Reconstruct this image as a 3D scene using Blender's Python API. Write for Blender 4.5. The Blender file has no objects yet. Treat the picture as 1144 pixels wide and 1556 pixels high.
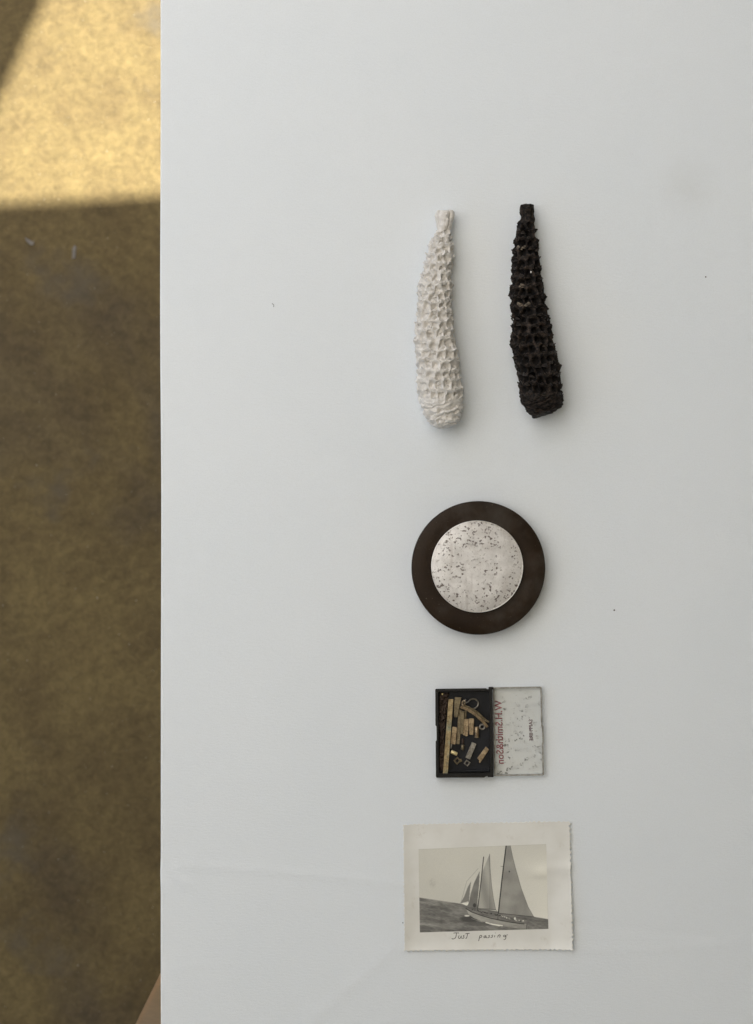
import bpy, bmesh, math, random
import numpy as np
from mathutils import Vector, Matrix
random.seed(7); rng = np.random.default_rng(7)
scn = bpy.context.scene
COL = scn.collection
# ---------------------------------------------------------------- camera
S = 0.00035366            # metres on the table top per pixel of the photograph
TZ = 0.75                 # height of the white sheet above the floor
CAM_D = 0.90
cam_d = bpy.data.cameras.new('camera'); cam = bpy.data.objects.new('camera', cam_d); COL.objects.link(cam)
cam.location = (0, 0, TZ + CAM_D); cam.rotation_euler = (0, 0, 0)
cam_d.sensor_fit = 'VERTICAL'; cam_d.sensor_height = 24; cam_d.lens = 24 * CAM_D / (1556 * S)
cam_d.clip_start = 0.01; cam_d.clip_end = 500
cam_d.dof.use_dof = True; cam_d.dof.focus_distance = CAM_D - 0.004; cam_d.dof.aperture_fstop = 11
scn.camera = cam
# ---------------------------------------------------------------- sky, sun, exposure
SUN_EL, SUN_AZ = math.radians(64), math.radians(-14)      # azimuth measured from +Y (top of the picture) towards +X
w = bpy.data.worlds.new("World"); scn.world = w; w.use_nodes = True
nt = w.node_tree; nt.nodes.clear()
sky = nt.nodes.new('ShaderNodeTexSky'); sky.sky_type = 'NISHITA'; sky.sun_disc = False
sky.sun_elevation = SUN_EL; sky.sun_rotation = SUN_AZ
sky.air_density = 1.0; sky.dust_density = 4.0; sky.ozone_density = 0.6
bg = nt.nodes.new('ShaderNodeBackground'); bg.inputs['Strength'].default_value = 0.06
wo = nt.nodes.new('ShaderNodeOutputWorld')
nt.links.new(sky.outputs[0], bg.inputs['Color']); nt.links.new(bg.outputs[0], wo.inputs['Surface'])
sd = Vector((math.sin(SUN_AZ) * math.cos(SUN_EL), math.cos(SUN_AZ) * math.cos(SUN_EL), math.sin(SUN_EL)))  # towards the sun
sun_d = bpy.data.lights.new('sun', 'SUN'); sun_d.energy = 5.0; sun_d.angle = math.radians(0.5); sun_d.color = (1.0, 0.945, 0.83)
sun = bpy.data.objects.new('sun', sun_d); COL.objects.link(sun)
sun.rotation_euler = sd.to_track_quat('Z', 'Y').to_euler(); sun.location = (0, 2, 6)
scn.view_settings.view_transform = 'Standard'; scn.view_settings.look = 'None'
scn.view_settings.gamma = 1; scn.view_settings.use_curve_mapping = False
scn.view_settings.exposure = 1.81
scn.render.engine = 'CYCLES'
# ---------------------------------------------------------------- helpers
def P(px, py, h=0.0):
    """pixel of the photograph -> point of the table-top plane (h = height above it), relative to (0,0)"""
    k = (CAM_D - h) / CAM_D * S
    return ((px - 572) * k, (778 - py) * k)
def PF(px, py, z=0.0):
    k = (CAM_D + TZ - z) / CAM_D * S
    return ((px - 572) * k, (778 - py) * k)
def srgb(r, g, b):
    f = lambda c: (c / 255 / 12.92) if c <= 10 else ((c / 255 + .055) / 1.055) ** 2.4
    return (f(r), f(g), f(b), 1)
def link(name, me, mat=None, parent=None, loc=None):
    o = bpy.data.objects.new(name, me); COL.objects.link(o)
    if mat is not None and me is not None and not me.materials: me.materials.append(mat)
    if parent is not None: o.parent = parent
    if loc is not None: o.location = loc
    return o
def tag(o, label, cat, group=None):
    o['label'] = label; o['category'] = cat
    if group: o['group'] = group
    return o
def empty(name, loc=(0, 0, 0), rz=0):
    o = bpy.data.objects.new(name, None); COL.objects.link(o); o.location = loc; o.rotation_euler = (0, 0, rz)
    o.empty_display_size = 0.01
    return o
def mesh_from(name, verts, faces, smooth=False):
    me = bpy.data.meshes.new(name); me.from_pydata([tuple(v) for v in verts], [], faces); me.update()
    if smooth: me.polygons.foreach_set('use_smooth', [True] * len(me.polygons))
    return me
def bm_mesh(bm, name, smooth=False):
    bmesh.ops.recalc_face_normals(bm, faces=bm.faces)
    me = bpy.data.meshes.new(name); bm.to_mesh(me); bm.free()
    if smooth: me.polygons.foreach_set('use_smooth', [True] * len(me.polygons))
    return me
def grid_mesh(name, X, Y, Z, wrap_v=False, smooth=True):
    nu, nv = X.shape
    V = np.stack([X.ravel(), Y.ravel(), Z.ravel()], 1)
    i = np.arange(nu - 1)[:, None]; j = np.arange(nv if wrap_v else nv - 1)[None, :]; j2 = (j + 1) % nv
    F = np.stack([i * nv + j, (i + 1) * nv + j, (i + 1) * nv + j2, i * nv + j2], -1).reshape(-1, 4)
    me = bpy.data.meshes.new(name)
    me.vertices.add(len(V)); me.vertices.foreach_set('co', V.astype(np.float32).ravel())
    me.loops.add(F.size); me.loops.foreach_set('vertex_index', F.astype(np.int32).ravel())
    me.polygons.add(len(F)); me.polygons.foreach_set('loop_start', np.arange(0, F.size, 4, dtype=np.int32))
    me.update(calc_edges=True); me.validate()
    if smooth: me.polygons.foreach_set('use_smooth', [True] * len(me.polygons))
    return me
def _h(ix, iy, iz):
    n = (ix * 374761393 + iy * 668265263 + iz * 1274126177) & 0xffffffff
    n = ((n ^ (n >> 13)) * 1274126177) & 0xffffffff
    return ((n ^ (n >> 16)) & 0xffff) / 65535.0
def vnoise(x, y, z=0.0):
    x = np.asarray(x, float) + 100; y = np.asarray(y, float) + 100; z = np.asarray(z, float) + 100 + 0 * x
    xi, yi, zi = np.floor(x).astype(np.int64), np.floor(y).astype(np.int64), np.floor(z).astype(np.int64)
    fx, fy, fz = x - xi, y - yi, z - zi
    fx, fy, fz = [f * f * (3 - 2 * f) for f in (fx, fy, fz)]
    r = 0
    for dx in (0, 1):
        for dy in (0, 1):
            for dz in (0, 1):
                r = r + _h(xi + dx, yi + dy, zi + dz) * (fx if dx else 1 - fx) * (fy if dy else 1 - fy) * (fz if dz else 1 - fz)
    return r * 2 - 1
def fbm(x, y, z=0.0, o=4):
    r, a = 0, 1.0
    for k in range(o):
        r = r + a * vnoise(x * 2 ** k + 17 * k, y * 2 ** k, z * 2 ** k if not np.isscalar(z) else z + 3.3 * k); a *= .5
    return r
def prism(pts, z0, z1, bev=0.0, seg=2):
    """pts: 2-D outline in metres; an upright solid of it with softened edges"""
    bm = bmesh.new()
    lo = [bm.verts.new((x, y, z0)) for x, y in pts]; hi = [bm.verts.new((x, y, z1)) for x, y in pts]
    n = len(pts)
    bm.faces.new(lo[::-1]); bm.faces.new(hi)
    for i in range(n): bm.faces.new((lo[i], lo[(i + 1) % n], hi[(i + 1) % n], hi[i]))
    bmesh.ops.recalc_face_normals(bm, faces=bm.faces)
    if bev: bmesh.ops.bevel(bm, geom=list(bm.edges), offset=bev, segments=seg, affect='EDGES', profile=.5)
    return bm
def box_bm(x0, x1, y0, y1, z0, z1, bev=0.0): return prism([(x0, y0), (x1, y0), (x1, y1), (x0, y1)], z0, z1, bev)
def lathe(profile, n=96):
    """profile [(r, z)...], first and last points may sit on the axis"""
    bm = bmesh.new(); rings = []
    for r, z in profile:
        if r < 1e-9: rings.append([bm.verts.new((0, 0, z))])
        else: rings.append([bm.verts.new((r * math.cos(2 * math.pi * k / n), r * math.sin(2 * math.pi * k / n), z)) for k in range(n)])
    for a, b in zip(rings, rings[1:]):
        for k in range(n):
            q = [a[k % len(a)], a[(k + 1) % len(a)], b[(k + 1) % len(b)], b[k % len(b)]]
            q = [v for i, v in enumerate(q) if v not in q[:i]]
            if len(q) > 2: bm.faces.new(q)
    return bm
# ---- materials
class N:
    def __init__(s, name):
        s.m = bpy.data.materials.new(name); s.m.use_nodes = True; s.t = s.m.node_tree; s.t.nodes.clear()
        s.out = s.t.nodes.new('ShaderNodeOutputMaterial'); s.b = s.t.nodes.new('ShaderNodeBsdfPrincipled')
        s.t.links.new(s.b.outputs[0], s.out.inputs[0]); s.co = s.t.nodes.new('ShaderNodeTexCoord').outputs['Object']
    def L(s, a, b): s.t.links.new(a, b)
    def noise(s, scale, detail=4, rough=.55, vec=None, stretch=None, dist=0):
        n = s.t.nodes.new('ShaderNodeTexNoise'); n.inputs['Scale'].default_value = scale; n.inputs['Detail'].default_value = detail
        n.inputs['Roughness'].default_value = rough; n.inputs['Distortion'].default_value = dist
        v = vec or s.co
        if stretch:
            mp = s.t.nodes.new('ShaderNodeMapping'); mp.inputs['Scale'].default_value = stretch; s.L(v, mp.inputs[0]); v = mp.outputs[0]
        s.L(v, n.inputs['Vector']); return n.outputs['Fac']
    def voro(s, scale, feature='F1', rand=1):
        n = s.t.nodes.new('ShaderNodeTexVoronoi'); n.feature = feature; n.inputs['Scale'].default_value = scale
        s.L(s.co, n.inputs['Vector']); return n.outputs['Distance']
    def ramp(s, fac, *stops, interp='LINEAR'):
        n = s.t.nodes.new('ShaderNodeValToRGB'); n.color_ramp.interpolation = interp; e = n.color_ramp.elements
        while len(e) < len(stops): e.new(.5)
        for el, (p, c) in zip(e, stops):
            el.position = p; el.color = c if hasattr(c, '__len__') else (c, c, c, 1)
        s.L(fac, n.inputs[0]); return n.outputs['Color']
    def mix(s, fac, a, b, mode='MIX'):
        n = s.t.nodes.new('ShaderNodeMix'); n.data_type = 'RGBA'; n.blend_type = mode
        for v, i in ((fac, n.inputs[0]), (a, n.inputs[6]), (b, n.inputs[7])):
            if hasattr(v, 'links') or isinstance(v, bpy.types.NodeSocket): s.L(v, i)
            else: i.default_value = v
        return n.outputs[2]
    def math(s, op, a, b=0.0):
        n = s.t.nodes.new('ShaderNodeMath'); n.operation = op
        for v, i in ((a, n.inputs[0]), (b, n.inputs[1])):
            if isinstance(v, bpy.types.NodeSocket): s.L(v, i)
            else: i.default_value = v
        return n.outputs[0]
    def set(s, **k):
        names = dict(color='Base Color', rough='Roughness', metal='Metallic', spec='Specular IOR Level', normal='Normal', alpha='Alpha', coat='Coat Weight', coatr='Coat Roughness')
        for key, v in k.items():
            i = s.b.inputs[names[key]]
            if isinstance(v, bpy.types.NodeSocket): s.L(v, i)
            else: i.default_value = v
        return s
    def bump(s, h, dist, strength=1.0):
        n = s.t.nodes.new('ShaderNodeBump'); n.inputs['Distance'].default_value = dist; n.inputs['Strength'].default_value = strength
        s.L(h, n.inputs['Height']); s.L(n.outputs[0], s.b.inputs['Normal']); return s

def RGB(r, g, b): return (r, g, b, 1)
# concrete floor
n = N('concrete_floor')
c1 = n.ramp(n.noise(4.5, 5, .6, dist=.4), (.30, RGB(.174, .131, .053)), (.52, RGB(.142, .106, .044)), (.70, RGB(.092, .071, .043)))
c2 = n.mix(n.ramp(n.noise(14, 5, .65), (.38, 0), (.58, 1)), n.mix(1.0, c1, RGB(.78, .76, .78), 'MULTIPLY'), c1)
c3 = n.mix(n.ramp(n.noise(110, 6, .75, dist=.5), (.36, 0.0), (.66, 1.0)), n.mix(1.0, c2, RGB(.74, .74, .72), 'MULTIPLY'), n.mix(1.0, c2, RGB(1.20, 1.19, 1.18), 'MULTIPLY'))
c4 = n.mix(n.ramp(n.voro(34), (.0, .6), (.05, .3), (.10, 0)), c3, n.mix(1.0, c3, RGB(.62, .6, .55), 'MULTIPLY'))
c4 = n.mix(n.ramp(n.noise(7.5, 4, .6), (.60, 0), (.72, .7)), c4, RGB(.095, .083, .062))
n2 = n.noise(420, 2, .5)
c5 = n.mix(n.ramp(n2, (.72, 0), (.78, .7)), c4, RGB(.55, .52, .42))
n.set(color=c5, rough=.72, spec=.25).bump(n.noise(150, 6, .8, dist=.6), .0018, .55)
M_floor = n.m
# white sheet
n = N('white_sheet')
weave = n.math('ADD', n.noise(900, 2, .5, stretch=(.35, 1, 1)), n.noise(2600, 2, .6))
c = n.ramp(n.noise(9, 4, .55), (.3, RGB(.745, .795, .84)), (.7, RGB(.77, .815, .855)))
sm = n.t.nodes.new('ShaderNodeVectorMath'); sm.operation = 'DISTANCE'
sx, sy = P(1046, 282); sm.inputs[1].default_value = (sx, sy, 0); n.L(n.co, sm.inputs[0])
smf = n.math('MULTIPLY', n.ramp(sm.outputs['Value'], (0, 1), (.02, 0)), n.noise(90, 3))
c = n.mix(n.math('MULTIPLY', smf, .28), c, RGB(.45, .44, .41))
c = n.mix(n.ramp(n.noise(1500, 2, .5), (.3, .10), (.6, 0)), c, RGB(.5, .52, .53))
n.set(color=c, rough=.62, spec=.3).bump(weave, .00016, .7)
M_sheet = n.m
def plain(name, col, rough=.5, metal=0.0, spec=.5, nscale=None, var=.25, bump=None, bscale=600):
    n = N(name)
    if nscale:
        f = n.noise(nscale, 5, .65)
        lo = tuple(v * (1 - var) for v in col[:3]) + (1,); hi = tuple(min(1, v * (1 + var)) for v in col[:3]) + (1,)
        n.set(color=n.ramp(f, (.3, lo), (.7, hi)))
    else: n.set(color=col)
    n.set(rough=rough, metal=metal, spec=spec)
    if bump: n.bump(n.noise(bscale, 5, .65), bump, .8)
    return n.m
n = N('trestle_wood')
g = n.noise(16, 6, .6, stretch=(9, 9, .7), dist=1.0)
n.set(color=n.ramp(g, (.3, RGB(.54, .385, .235)), (.7, RGB(.64, .46, .29))), rough=.5).bump(g, .0006, .4); M_wood = n.m
M_table = plain('table_board', RGB(.5, .48, .44), .6, nscale=20)
# cloth of the added, unseen light blockers; lets part of the daylight through
n = N('added_shade_cloth')
tr = n.t.nodes.new('ShaderNodeBsdfTranslucent'); df = n.t.nodes.new('ShaderNodeBsdfDiffuse'); mx = n.t.nodes.new('ShaderNodeMixShader')
tr.inputs[0].default_value = RGB(.84, .82, .76); df.inputs[0].default_value = RGB(.45, .45, .43); mx.inputs[0].default_value = .125
n.L(df.outputs[0], mx.inputs[1]); n.L(tr.outputs[0], mx.inputs[2]); n.L(mx.outputs[0], n.out.inputs[0]); M_shade = n.m
n = N('added_diffuser_cloth')  # material of the unseen panel added as a soft light source
tr = n.t.nodes.new('ShaderNodeBsdfTranslucent'); df = n.t.nodes.new('ShaderNodeBsdfDiffuse'); mx = n.t.nodes.new('ShaderNodeMixShader')
tr.inputs[0].default_value = RGB(.90, .90, .90); df.inputs[0].default_value = RGB(.5, .5, .5); mx.inputs[0].default_value = .44
n.L(df.outputs[0], mx.inputs[1]); n.L(tr.outputs[0], mx.inputs[2]); n.L(mx.outputs[0], n.out.inputs[0]); M_diffuser = n.m
M_post = plain('shade_post_metal', RGB(.5, .5, .5), .4, .6)  # metal of the props under the added shade cloths
# ================================================================ SETTING
def grid_plane(name, x0, x1, y0, y1, z, n=2):
    me = mesh_from(name, [(x0, y0, z), (x1, y0, z), (x1, y1, z), (x0, y1, z)], [(0, 1, 2, 3)]); return me
fl = link('floor', grid_plane('floor', -60, 60, -60, 60, 0), M_floor); fl['kind'] = 'structure'
# unseen cloths added overhead to shape the light; their edges throw the table's shade
CH = 2.0
off = Vector((sd.x / sd.z * CH, sd.y / sd.z * CH))
def onto(x, y): return (x + off.x, y + off.y)
shade_root = empty('added_shade', (0, 0, 0)); shade_root['kind'] = 'structure'
e0 = PF(0, 312); e1 = PF(243, 299); sl = (e1[1] - e0[1]) / (e1[0] - e0[0])
ya = lambda x: e0[1] + sl * (x - e0[0])
a = PF(62, 0); b_ = PF(0, 140); dx, dy = (a[0] - b_[0]), (a[1] - b_[1]); L_ = math.hypot(dx, dy); dx, dy = dx / L_, dy / L_
apx = b_[0] + dx * (ya(b_[0]) - b_[1]) / dy; ap = (apx, ya(apx))
far = (ap[0] + dx * 1.1, ap[1] + dy * 1.1)
def slab(poly, z):
    return prism([onto(*p) for p in poly], z, z + .003)
link('shade_cloth', bm_mesh(slab([(-1.6, -4.6), (4.6, -4.6), (4.6, ya(4.6)), (.28, ya(.28)), (.28, -1.15), (-1.6, -1.15)], CH), 'shade_cloth'), M_shade, shade_root)
me_ = mesh_from('light_diffuser', [(*onto(*p), CH - .004) for p in [(-1.6, -1.18), (.31, -1.18), (.31, ya(.31)), (-1.6, ya(-1.6))]], [(0, 1, 2, 3)])
link('light_diffuser', me_, M_diffuser, shade_root)  # added translucent panel out of view, spreads soft sunlight from the upper left
link('sky_blocker', bm_mesh(slab([(.05, ya(.05) + .02), (4.6, ya(4.6) + .02), (4.6, 2.6), (.05, 2.6)], CH + .010), 'sky_blocker'), M_shade, shade_root)  # unseen sheet added to shut off skylight from the upper right
link('shadow_strip', bm_mesh(slab([(ap[0] - .30, ap[1] - .25), (ap[0] - dx * .2, ap[1] - dy * .2), far, (far[0] - .16, far[1] + .05)], CH + .005), 'shadow_strip'), M_shade, shade_root)  # unseen strip shaped to throw the slanting shadow edge on the floor
for x, y in ((-.9, -4.4), (4.4, -4.4), (4.4, .6), (-.9, .2)):
    link('shade_post', bm_mesh(box_bm(-.03, .03, -.03, .03, 0, CH - .01, .004), 'shade_post'), M_post, shade_root, (x + off.x * 1, y + off.y * .5, 0))  # props for the added shade cloths, also out of view
# ---- table
TX0 = P(244, 0)[0]
tb = tag(empty('table', (0, 0, 0)), 'trestle table with a white sheet over its top, beside the bare concrete floor', 'table')
link('tabletop', bm_mesh(box_bm(TX0 + .0035, 1.15, -.95, .56, TZ - .030, TZ - .0012, .002), 'tabletop'), M_table, tb)
def strut(p, q, wvec, tvec, name, mat, parent):
    p, q, wv, tv = Vector(p), Vector(q), Vector(wvec), Vector(tvec); bm = bmesh.new(); c = []
    for o in (p, q):
        for a_, b2 in ((0, 0), (1, 0), (1, 1), (0, 1)): c.append(bm.verts.new(o + wv * a_ + tv * b2))
    for f in ((3, 2, 1, 0), (4, 5, 6, 7), (0, 1, 5, 4), (1, 2, 6, 5), (2, 3, 7, 6), (3, 0, 4, 7)): bm.faces.new([c[i] for i in f])
    bmesh.ops.recalc_face_normals(bm, faces=bm.faces); bmesh.ops.bevel(bm, geom=list(bm.edges), offset=.003, segments=2, affect='EDGES')
    return link(name, bm_mesh(bm, name), mat, parent)
zt = TZ - .032
tp = PF(258, 1447, zt); bt = PF(158, 1652, 0.0)
strut((tp[0], tp[1], zt), (bt[0], bt[1], 0), (.085, -.015, 0), (.02, .03, 0), 'leg', M_wood, tb)
for (x, y, bx_, by_) in ((.95, -.42, 1.05, -.75), (.95, .30, 1.05, .40), (.05, .30, .02, .40)):
    strut((x, y, zt), (bx_, by_, 0), (.085, -.015, 0), (.02, .03, 0), 'leg', M_wood, tb)
# ---- white sheet, folded down over the left table edge, faintly creased
def crease(X, Y, pts, wd, amp):
    """a soft fold along a polyline of photo pixels"""
    z = 0; best = np.full(X.shape, 1e9)
    for (ax, ay), (bx2, by2) in zip(pts, pts[1:]):
        A = np.array(P(ax, ay)); B = np.array(P(bx2, by2)); d = B - A; t = ((X - A[0]) * d[0] + (Y - A[1]) * d[1]) / (d @ d)
        fade = np.clip(t, 0, 1)
        dd = np.hypot(X - A[0] - fade * d[0], Y - A[1] - fade * d[1]); best = np.minimum(best, dd)
    return amp * np.exp(-(best / wd) ** 2)
r0 = .0009
prof = [(0.0, -.045), (0.0, -.02), (0.0, -.008)]
for k in range(0, 9):
    a3 = math.pi - k * math.pi / 16; prof.append((r0 + r0 * math.cos(a3), -r0 + r0 * math.sin(a3)))
xs_in = np.concatenate([np.linspace(.0035, .31, 190), np.linspace(.313, .43, 60), np.linspace(.45, 1.26, 18)])
prof += [(x, 0.0) for x in xs_in]
prof = np.array(prof)
ysheet = np.concatenate([np.linspace(-.94, -.31, 24), np.linspace(-.305, .30, 300), np.linspace(.31, .555, 12)])
X = TX0 + prof[:, 0][:, None] + 0 * ysheet[None]; Z = prof[:, 1][:, None] + 0 * ysheet[None]; Y = 0 * prof[:, :1] + ysheet[None]
top = (prof[:, 0] > r0 * .99)[:, None]
rel = 0
rel = rel + crease(X, Y, [(244, 1318), (300, 1316), (400, 1322), (520, 1333), (640, 1347)], .0022, .00034)
rel = rel + crease(X, Y, [(250, 1476), (300, 1467), (352, 1465)], .0010, .00022)
rel = rel + crease(X, Y, [(480, 1545), (530, 1500), (600, 1440)], .0040, .00030)
rel = rel + crease(X, Y, [(868, 1403), (960, 1412), (1080, 1422)], .0022, -.00026)
rel = rel + crease(X, Y, [(880, 1443), (990, 1444), (1070, 1438), (1150, 1427)], .0015, .00026)
rel = rel + crease(X, Y, [(244, 1303), (262, 1330), (285, 1345)], .0026, .00042)
rel = rel + crease(X, Y, [(560, 425), (660, 420), (700, 430)], .012, .00016)
rel = rel + .00012 * vnoise(X * 14, Y * 14) + .00004 * vnoise(X * 60 + 9, Y * 60)
Z = Z + np.where(top, np.minimum(rel * .9 + .0001, .00060), 0) * np.clip((X - TX0 - r0) / .01, 0.0, 1)
X = X + .0005 * vnoise(Y * 9, 3.1 + 0 * Y) * np.exp(-(X - TX0) / .02) + .0009 * np.exp(-((Y - P(0, 1328)[1]) / .006) ** 2) * np.exp(-(X - TX0) / .01) * -.25
LIFT = .0004
sheet = link('white_sheet', grid_mesh('white_sheet', X, Y, Z), M_sheet, None, (0, 0, TZ))
tag(sheet, 'smooth white sheet covering the table, faintly creased near the bottom', 'sheet')
def sheet_thing(name, px, py, h=LIFT, rz=0):
    x, y = P(px, py); return empty(name, (x, y, TZ + h), rz)

# ================================================================ COBS
WHITE_SIL = [(318.5, 669, 686), (320, 663.5, 690), (326, 662, 690.5), (338, 663, 689.5), (347, 663, 688), (356, 657, 689), (372, 651, 690), (390, 645, 690), (408, 640, 688.5), (430, 636, 688.5),
             (452, 634, 688.5), (474, 631.5, 689), (497, 629, 691), (522, 629, 694), (548, 630, 697.5), (570, 631.5, 701), (588, 633, 703.5), (604, 635, 705), (618, 638.5, 705.5),
             (630, 643, 704.5), (638, 647, 701), (645, 652, 695), (649.5, 658, 684), (651.5, 667, 674)]
DARK_SIL = [(308.5, 799, 809), (310, 791.5, 812.5), (318, 790.5, 813), (328, 793, 814), (333, 790, 815), (338, 784.5, 815.5), (350, 783, 817), (366, 780, 819), (390, 777.5, 823), (421, 775.5, 826), (447, 774.5, 829.5),
            (474, 774.5, 833), (504, 774.5, 839), (525, 775, 845), (549, 779, 850), (575, 784, 854), (598, 788.5, 856.5), (608, 791, 857), (617, 794, 855), (624, 798, 848), (629, 801, 838), (633, 805, 822), (636, 810, 815)]
def scale_mesh(name, wd, ln, flare, seed):
    r = random.Random(seed); nu, nv = 6, 4; V = []; th = .00032
    for side in (0, 1):
        for j in range(nv):
            t = j / (nv - 1)
            for i in range(nu):
                s = -1 + 2 * i / (nu - 1)
                edge = 1 - .42 * s * s + (r.uniform(-.28, .28) if j == nv - 1 else 0)
                x = wd * s * math.sqrt(max(.05, 1 - .45 * t * t)); y = ln * t * edge
                z = flare * t ** 1.2 * (1 - .35 * s * s) - wd * .38 * s * s + (-th if side else th * .3) + r.uniform(-1, 1) * .00009
                V.append((x, y, z - .0004))
    F = []; o = nu * nv
    for j in range(nv - 1):
        for i in range(nu - 1):
            q = j * nu + i; F.append((q, q + 1, q + nu + 1, q + nu)); F.append((o + q, o + q + nu, o + q + nu + 1, o + q + 1))
    rim = [i for i in range(nu)] + [j * nu + nu - 1 for j in range(1, nv)] + [(nv - 1) * nu + i for i in range(nu - 2, -1, -1)] + [j * nu for j in range(nv - 2, 0, -1)]
    for a4, b4 in zip(rim, rim[1:] + rim[:1]): F.append((a4, o + a4, o + b4, b4))
    return mesh_from(name, V, F, False)
def build_cob(name, sil, flat, mats, pitch, row, ridge_amp, pit_amp, seed, pale, label, base_frac, scale_dims):
    """body with sockets, plus the scales that stand up between the sockets"""
    r = random.Random(seed); sil = np.array(sil); hh = .010
    cy0, cx0 = 480, (sil[:, 1].min() + sil[:, 2].max()) / 2
    NU, NV = 380, 250
    seg = np.concatenate([[0], np.cumsum(np.hypot(np.diff(sil[:, 0]), np.diff((sil[:, 2] - sil[:, 1]) / 2)))]); seg /= seg[-1]
    tt = np.linspace(0, 1, NU)
    inset = 2.2 if name else 0
    yy = np.interp(tt, seg, sil[:, 0]); xl = np.interp(tt, seg, sil[:, 1]); xr = np.interp(tt, seg, sil[:, 2])
    kS = (CAM_D - hh) / CAM_D * S
    cx = ((xl + xr) / 2 - cx0) * kS; rad = ((xr - xl) / 2 - np.minimum(2.2, (xr - xl) * .12)) * kS; cyy = (cy0 - yy) * kS
    rad[0] = rad[-1] = .0004
    # blunt end caps: smooth the radius a little
    rz = rad * flat
    y0c = sil[-1, 0] - 20; kc = np.argmax(yy > y0c); uc = np.clip((yy - y0c) / (yy[-1] - y0c), 0, 1); rz = np.where(yy > y0c, np.maximum(rz, rz[kc] * np.sqrt(np.clip(1 - uc ** 5, .002, 1)) * .93), rz)
    cz = np.maximum(rz, np.interp(tt, [0, .35, 1], [rz[NU // 3] * .75, rz[NU // 3], rz.max()])) * .96
    phi = np.linspace(0, 2 * math.pi, NV, endpoint=False)
    BX = cx[:, None] + rad[:, None] * np.cos(phi); BY = cyy[:, None] + 0 * phi[None]; BZ = cz[:, None] + rz[:, None] * np.sin(phi)
    Nx = np.cos(phi)[None] + 0 * BX; Nz = np.sin(phi)[None] + 0 * BX
    # socket centres
    seeds = []
    t_of_y = lambda yv: np.interp(yv, cyy[::-1], tt[::-1])
    ystart = cyy[0] - .0125; yend = cyy[-1] + (cyy[0] - cyy[-1]) * base_frac
    yv = ystart; k = 0
    while yv > yend:
        t = t_of_y(yv); rd = np.interp(t, tt, rad); cxx = np.interp(t, tt, cx); czz = np.interp(t, tt, cz)
        nn = max(6, round(2 * math.pi * rd / pitch)); ph0 = (k % 2) * math.pi / nn + .15 * k + r.uniform(-.1, .1)
        for q in range(nn):
            ph = ph0 + 2 * math.pi * q / nn + r.uniform(-.20, .20) * 6 / nn
            yj = yv + r.uniform(-.20, .20) * row + .10 * row * math.sin(3 * ph)
            c_, s_ = math.cos(ph), math.sin(ph)
            seeds.append((cxx + rd * c_, yj, czz + rd * flat * s_, ph, rd))
        yv -= row * (.82 + .18 * min(1, rd / .011)) * r.uniform(.93, 1.07); k += 1
    sp = np.array(seeds)
    wq = .0007
    PTS = np.stack([BX.ravel() + wq * fbm(BX * 320, BY * 320, BZ * 320 + 4, 2).ravel(), (BY.ravel() + wq * fbm(BX * 320 + 7, BY * 320, BZ * 320, 2).ravel()) * .86, BZ.ravel() + wq * fbm(BX * 320, BY * 320 + 5, BZ * 320, 2).ravel()], 1)
    d1 = np.empty(len(PTS)); d2 = np.empty(len(PTS)); lat = np.empty(len(PTS)); SP = sp[:, :3] * np.array([1, .86, 1]); off2 = np.empty(len(PTS))
    for a0 in range(0, len(PTS), 8000):
        D = np.sqrt(((PTS[a0:a0 + 8000, None] - SP[None]) ** 2).sum(-1)); ix = np.argsort(D, 1)[:, :2] if False else np.argpartition(D, 1, axis=1)[:, :2]
        ab = np.take_along_axis(D, ix, 1); o_ = np.argsort(ab, 1); ix = np.take_along_axis(ix, o_, 1); ab = np.take_along_axis(ab, o_, 1)
        d1[a0:a0 + 8000] = ab[:, 0]; d2[a0:a0 + 8000] = ab[:, 1]; off2[a0:a0 + 8000] = PTS[a0:a0 + 8000, 1] - SP[ix[:, 0], 1]; dv = SP[ix[:, 0]] - SP[ix[:, 1]]; lat[a0:a0 + 8000] = np.abs(dv[:, 1]) / np.linalg.norm(dv, axis=1)
    d1, d2, off2, lat = [v.reshape(BX.shape) for v in (d1, d2, off2, lat)]
    cellr = pitch * .5
    ridge = np.exp(-((d2 - d1) / (pitch * .20)) ** 2)
    pit = np.clip(1.15 - 1.15 * (d1 / (cellr * 1.0)) ** 2.6, 0, 1)
    # sockets are deepest at their tip-ward side, under the next scale
    skew = np.clip(.72 + 1.5 * off2 / row, .12, 1.45)
    incell = np.clip((ystart + .004 - BY) / .004, 0, 1) * np.clip((BY - yend + .001) / .004, 0, 1)
    nz = fbm(BX * 420 + seed, BY * 420, BZ * 420, 4)
    nz2 = fbm(BX * 130 + seed, BY * 130, BZ * 130, 3)
    disp = incell * (ridge_amp * ridge * (.7 + 1.1 * nz2) * (.45 + .75 * lat) - pit_amp * pit * skew) + .00040 * nz + .0004 * nz2
    basem = np.clip((yend + .003 - BY) / .004, 0, 1)
    wr = np.sin((BY + BX * .22) * 2600 + 5.5 * fbm(BX * 220, BY * 300, BZ * 200, 3))
    disp = disp + basem * (.0017 * (np.abs(np.sin((BY - BX * .30) * 900 + 3.2 * fbm(BX * 110, BY * 200, BZ * 110, 3))) ** .6 - .75) + .0009 * fbm(BX * 260, BY * 520, BZ * 260, 4))
    tipm = np.clip((BY - ystart - .001) / .003, 0, 1)
    tl = np.abs(np.sin(2 * (phi[None] + .62)))
    disp = disp + tipm * (.0009 * tl ** .5 - .0003 - .0010 * np.clip(1 - tl * 3, 0, 1))
    endf = np.clip(np.minimum(tt, 1 - tt) / .02, 0.25, 1)[:, None]
    disp = disp * endf
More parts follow.
